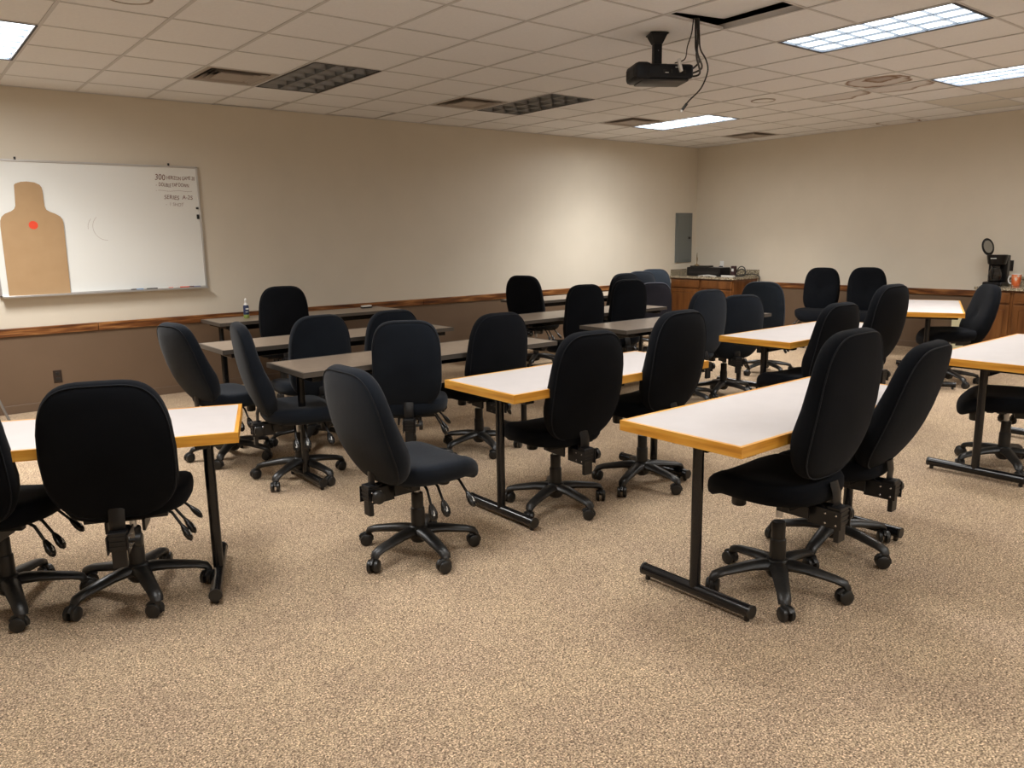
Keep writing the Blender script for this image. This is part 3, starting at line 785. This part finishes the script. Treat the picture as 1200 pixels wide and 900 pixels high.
def cable(name, label, pts, r, m, cat='cable', group=None):
    # smooth catmull-rom
    P = [Vector(p) for p in pts]; Q = []
    for i in range(len(P)-1):
        p0, p1, p2, p3 = P[max(i-1, 0)], P[i], P[i+1], P[min(i+2, len(P)-1)]
        for k in range(6):
            u = k/6; Q.append(.5*((2*p1)+(p2-p0)*u+(2*p0-5*p1+4*p2-p3)*u*u+(3*p1-p0-3*p2+p3)*u**3))
    Q.append(P[-1]); b = MB(); b.tube(Q, r, 7)
    if name is None: return b
    o = b.build(name, m, None, 60); return tag(o, label, cat, group)
cable('appliance_cable', 'black cord looping over the adapter on the corner countertop', [(10.33, 7.34, CT+.02), (10.30, 7.28, CT+.10), (10.24, 7.18, CT+.15), (10.24, 7.11, CT+.12), (10.20, 7.08, CT+.03), (10.14, 7.14, CT+.012), (10.2, 7.24, CT+.05), (10.28, 7.20, CT+.11), (10.28, 7.12, CT+.07), (10.2, 7.10, CT+.015), (10.08, 7.12, CT+.012), (10.06, 7.18, CT+.012)], .008, M_plastic)
cable('appliance_cable', 'black cord hanging down beside the corner cabinet', [(10.36, 7.28, CT+.015), (10.42, 7.10, CT+.03), (10.44, 6.99, CT+.0), (10.44, 6.985, CT-.08), (10.45, 6.97, .70)], .008, M_plastic)
cable('appliance_cable', 'black cord from the white outlet to the countertop', [(10.475, 7.72, 1.0), (10.43, 7.70, .95), (10.42, 7.50, CT+.06), (10.36, 7.36, CT+.01), (10.30, 7.30, CT+.01)], .008, M_plastic)
tag(MB().bbox(10.44, 10.49, 7.69, 7.735, .965, 1.0, .004).build('wall_plug', M_plastic), 'black plug in the white outlet', 'plug')
t = thing('power_adapter', 'upright dark red-brown box on the corner countertop', 'adapter', (10.15, 7.245, CT)); t.scale = (1, 1, 1.6)
b = MB(); b.bbox(-.03, .03, -.035, .035, 0, .10, .005); b.build('body', mat('dark_maroon', (.04, .015, .018), .4), t)
b = MB(); b.box(-.0312, -.0302, -.02, .02, .05, .075); b.build('label_patch', M_mark, t)
M_wcab = mat('white_cable', (.62, .6, .55), .5)
cable('white_cable', 'tangled white cable at the front of the corner countertop', [(9.95, 7.75, CT+.005), (9.97, 7.68, CT+.012), (9.92, 7.62, CT+.006), (9.98, 7.56, CT+.012), (9.93, 7.50, CT+.006), (9.96, 7.42, CT+.006), (9.99, 7.58, CT+.02), (9.94, 7.66, CT+.016), (9.96, 7.72, CT+.006)], .006, M_wcab)
t = thing('power_strip', 'white power strip at the right end of the corner countertop', 'power strip', (9.95, 7.20, CT))
b = MB(); b.bbox(-.025, .025, -.11, .11, 0, .028, .005); b.build('body', M_wcab, t)
b = MB()
for q in range(4): b.box(-.012, .012, -.085+q*.05, -.06+q*.05, .0282, .0288)
b.build('socket_row', M_mech, t)
# ---- on the right cabinet
t = thing('coffee_maker', 'black drip coffee maker with its lid standing open', 'coffee maker', (10.15, 3.625, CT), 0); t.scale = (1, 1, 1.1)
b = MB(); b.bbox(-.10, .12, -.105, .105, 0, .042, .012); b.build('base_plate', M_glossblk, t)
b = MB(); b.bbox(.03, .12, -.10, .10, .04, .32, .012); b.build('water_tank', M_glossblk, t)
b = MB(); b.lathe([(.088, .225), (.095, .235), (.108, .30), (.110, .318), (.104, .325)], 28, Matrix.Translation((-.005, 0, 0))); b.build('brew_basket', M_glossblk, t, 40)
b = MB(); b.box(-.118, -.113, -.03, .03, .285, .292); b.build('badge', M_mark, t)
M_glass = mat('carafe_glass', (.06, .05, .045), .05, 0, .5); M_glass.node_tree.nodes['Principled BSDF'].inputs['Transmission Weight'].default_value = .75
b = MB(); b.lathe([(.050, .046), (.066, .06), (.072, .10), (.068, .14), (.050, .175), (.045, .195), (.047, .205)], 24, Matrix.Translation((-.03, 0, 0))); cf = b.build('carafe', M_glass, t, 50)
b = MB(); b.lathe([(.048, .205), (.05, .212), (.02, .22)], 20, Matrix.Translation((-.03, 0, 0))); b.build('carafe_lid', M_glossblk, cf, 50)
b = MB(); b.tube([(-.075, .0, .195), (-.115, 0, .19), (-.122, 0, .15), (-.112, 0, .09), (-.098, 0, .08)], .008, 8); b.build('carafe_handle', M_glossblk, cf, 60)
b = MB(); T = Matrix.Translation((.03, .125, .405)) @ Matrix.Rotation(rad(-20), 4, 'X') @ Matrix.Rotation(rad(-58), 4, 'Z') @ Matrix.Rotation(PI/2, 4, 'X') @ Matrix.Diagonal((.062, .095, 1, 1))
b.lathe([(.55, -.006), (.95, -.010), (1.0, -.004), (1.0, .006), (.9, .014), (.5, .018)], 28, T); lid = b.build('open_lid', M_glossblk, t, 50)
b = MB(); b.lathe([(.72, .0145), (.72, .0185)], 24, T); b.build('lid_underside', mat('lid_inner_grey', (.18, .16, .12), .4), lid)
t = thing('mug', 'white mug with an orange pattern at the right edge of the counter', 'mug', (10.18, 3.42, CT)); t.scale = (1.15, 1.15, 1.38)
mug_m = noise_mat('orange_mug_glaze', [(.80, .17, .05), (.85, .30, .14), (.78, .66, .55)], 22, .25, pos=[.42, .55, .62])
b = MB(); b.lathe([(.032, 0), (.036, .006), (.042, .05), (.044, .098), (.041, .1), (.039, .05), (.030, .012)], 24); b.build('cup', mug_m, t, 40)
b = MB(); b.tube([(0, .040, .082), (0, .065, .078), (0, .072, .05), (0, .06, .024), (0, .038, .02)], .006, 8); b.build('handle', M_whitepl, t, 60)
b = MB(); b.tube([(.0425*math.cos(a*PI/12), .0425*math.sin(a*PI/12), .099) for a in range(24)], .0026, 6, closed=True); b.build('rim', M_whitepl, t, 60)
t = thing('black_canister', 'black canister beside the mug, cut by the right edge', 'canister', (10.2, 3.28, CT))
b = MB(); b.lathe([(.045, 0), (.047, .004), (.047, .10), (.044, .104)], 24); b.build('body', M_glossblk, t, 40)
b = MB(); b.lathe([(.048, .104), (.048, .118), (.02, .122)], 24); b.build('lid', M_plastic, t, 40)

# ------------------------------------------------------------------ on the wall table
TZ = .7458
t = thing('spray_bottle', 'small white-capped spray bottle with dark blue label on the wall table', 'spray bottle', (2.85, 7.85, TZ))
b = MB(); b.lathe([(.026, 0), (.028, .004), (.028, .035)], 20); b.build('lower_body', mat('lime_label', (.30, .38, .10), .4), t, 40)
b = MB(); b.lathe([(.0282, .035), (.0282, .115), (.022, .13)], 20); b.build('label_band', mat('navy_label', (.02, .035, .10), .35), t, 40)
b = MB(); b.box(-.015, .015, -.0295, -.0284, .085, .10); b.box(-.018, .008, -.0295, -.0284, .06, .066); b.build('label_print', M_whitepl, t)
b = MB(); b.lathe([(.021, .13), (.018, .14), (.011, .147), (.010, .165), (.013, .168), (.013, .185), (.006, .195), (.004, .20)], 16); b.build('cap', M_whitepl, t, 50)
t = thing('board_eraser', 'small black eraser with a white top on the wall table', 'eraser', (4.25, 7.93, TZ), rad(8))
b = MB(); b.bbox(-.065, .065, -.024, .024, 0, .014, .003); b.build('felt_pad', M_plastic, t)
b = MB(); b.bbox(-.063, .063, -.022, .022, .0145, .030, .006); b.build('handle', M_whitepl, t)

# ------------------------------------------------------------------ easel at the left edge
t = thing('easel', 'grey metal easel leg standing at the left edge by the wall', 'easel', (.25, 7.95, 0)); M_es = mat('grey_easel_steel', (.28, .27, .26), .35, .6)
for (fx, fy) in ((.47, -.12), (-.47, -.12), (0, .22)):
    b = MB(); b.tube([(fx, fy, .006), (fx*.04, fy*.04, 1.55)], .011, 10); b.build('leg', M_es, t, 50)
b = MB(); b.lathe([(.03, 1.53), (.035, 1.545), (.035, 1.575), (.02, 1.59)], 16); b.build('head_joint', M_plastic, t, 45)
b = MB(); b.bbox(-.33, .33, -.15, -.12, .72, .745, .003); b.build('ledge', M_es, t)

# ------------------------------------------------------------------ projector and its cables
PX, PY = 4.38, 3.78
t = thing('projector', 'black projector hanging from the ceiling', 'projector', (PX, PY, ZC-.262), rad(38.6*-1+8))
M_pj = mat('projector_black', (.006, .0075, .011), .45, 0, .3)
b = MB(); b.bbox(-.215, -.10, -.125, .135, -.052, .062, .028); b.build('lens_housing', M_pj, t, 45)
b = MB(); b.bbox(-.18, .195, -.12, .13, -.045, .050, .022); b.build('body', M_pj, t, 45)
b = MB(); b.bbox(-.16, .165, -.105, .115, -.062, -.042, .010); b.build('lower_shell', mat('projector_underside', (.03, .028, .028), .4), t, 45)
b = MB(); b.tube([(-.155, .12, .0), (-.155, .15, .0), (-.155, .155, .0)], [.042, .040, .034], 20); b.build('lens', M_glossblk, t, 40)
b = MB()
for q in range(7): b.box(-.219, -.2145, -.08+q*.024, -.068+q*.024, -.03, .03)
b.build('vent_slats', M_mech, t)
for q, w in ((-.02, .02), (.03, .012), (.075, .025), (.12, .018)):
    b = MB(); b.box(q, q+w, -.1225, -.1195, -.012, .010); b.build('port', M_mech, t)
b = MB(); b.box(.062, .082, -.1235, -.1205, .022, .028); b.box(-.01, .014, -.1235, -.1205, -.012, -.007); b.build('port_print', M_mark, t)
b = MB(); b.bbox(.085, .103, -.15, -.118, -.03, .055, .005, Matrix.Rotation(rad(-14), 4, 'Y')); b.build('white_plug', M_whitepl, t)
mt = bpy.data.objects.new('x', None); bpy.data.objects.remove(mt)
b = MB(); b.bbox(-.062, .062, -.062, .062, .252, .262, .003); b.add([(-.055, -.055, .252), (.055, -.055, .252), (.055, .055, .252), (-.055, .055, .252), (-.03, -.03, .195), (.03, -.03, .195), (.03, .03, .195), (-.03, .03, .195)], [(0, 1, 5, 4), (1, 2, 6, 5), (2, 3, 7, 6), (3, 0, 4, 7), (4, 5, 6, 7)])
mo = b.build('mount_plate', M_pj, t); mo.location.x = -.03
b = MB(); b.bbox(-.028, .028, -.028, .028, .06, .196, .004); b.bbox(-.06, .06, -.05, .05, .05, .062, .004); mo = b.build('mount_post', M_pj, t); mo.location.x = -.03
b = MB(); b.tube([(-.03, -.029, .15), (-.03, -.033, .15)], [.005, .003], 8); b.build('mount_screw', M_bolt, t)
b = MB()
for q in (-1, 1): b.lathe([(.014, .05), (.014, .062), (.008, .066)], 10, Matrix.Translation((q*.13, 0, 0)))
b.build('foot_stub', M_pj, t)
Mt = Matrix.Translation(t.location) @ Matrix.Rotation(t.rotation_euler.z, 4, 'Z')
def W_(x, y, z): return tuple(Mt @ Vector((x, y, z)))
hole = Vector((4.30, 3.445, ZC+.01))
rr = Vector((rt.x, rt.y, 0))
def hp(s, dz, d=0): return tuple(hole + rr*s + Vector((0, 0, dz)) - Vector((fwd.x, fwd.y, 0)).normalized()*d)
for k, (lb, pts) in enumerate([
    ('thin black projector cable, leftmost loop', [hp(0, .01), hp(-.01, -.08), hp(-.035, -.16), W_(.13, -.11, .08), W_(.06, -.115, .052)]),
    ('black projector cable in the middle of the bundle', [hp(.012, .01), hp(.016, -.10), hp(.02, -.18), W_(.24, -.09, .07), W_(.192, -.08, .02)]),
    ('black projector cable on the right of the bundle', [hp(.022, .01), hp(.03, -.10), hp(.03, -.20), W_(.26, -.09, .03), W_(.192, -.06, -.005)]),
    ('black projector cable with the lowest loop', [hp(.03, .01), hp(.034, -.12), hp(.025, -.22), W_(.25, -.08, -.005), W_(.192, -.04, -.02)])]):
    cable('projector_cable', lb, pts, (.0065 if k else .004), M_plastic, group='cables between the ceiling gap and the projector')
b = cable(None, None, [hp(.034, .01), hp(.04, -.10), hp(.05, -.18), hp(.09, -.25), hp(.10, -.32), hp(.06, -.42), hp(-.01, -.49), hp(-.04, -.525)], .005, None)
t = thing('loose_cable', 'black cable hanging loose from the ceiling gap, white tip', 'cable', (0, 0, 0))
b.build('cord', M_plastic, t, 60)
b = MB(); b.cyl(hp(-.03, -.515), hp(-.06, -.555), .009, 10); b.build('plug_body', M_plastic, t, 50)
b = MB(); b.cyl(hp(-.060, -.555), hp(-.068, -.566), .0075, 10); b.build('plug_tip', M_whitepl, t, 50)
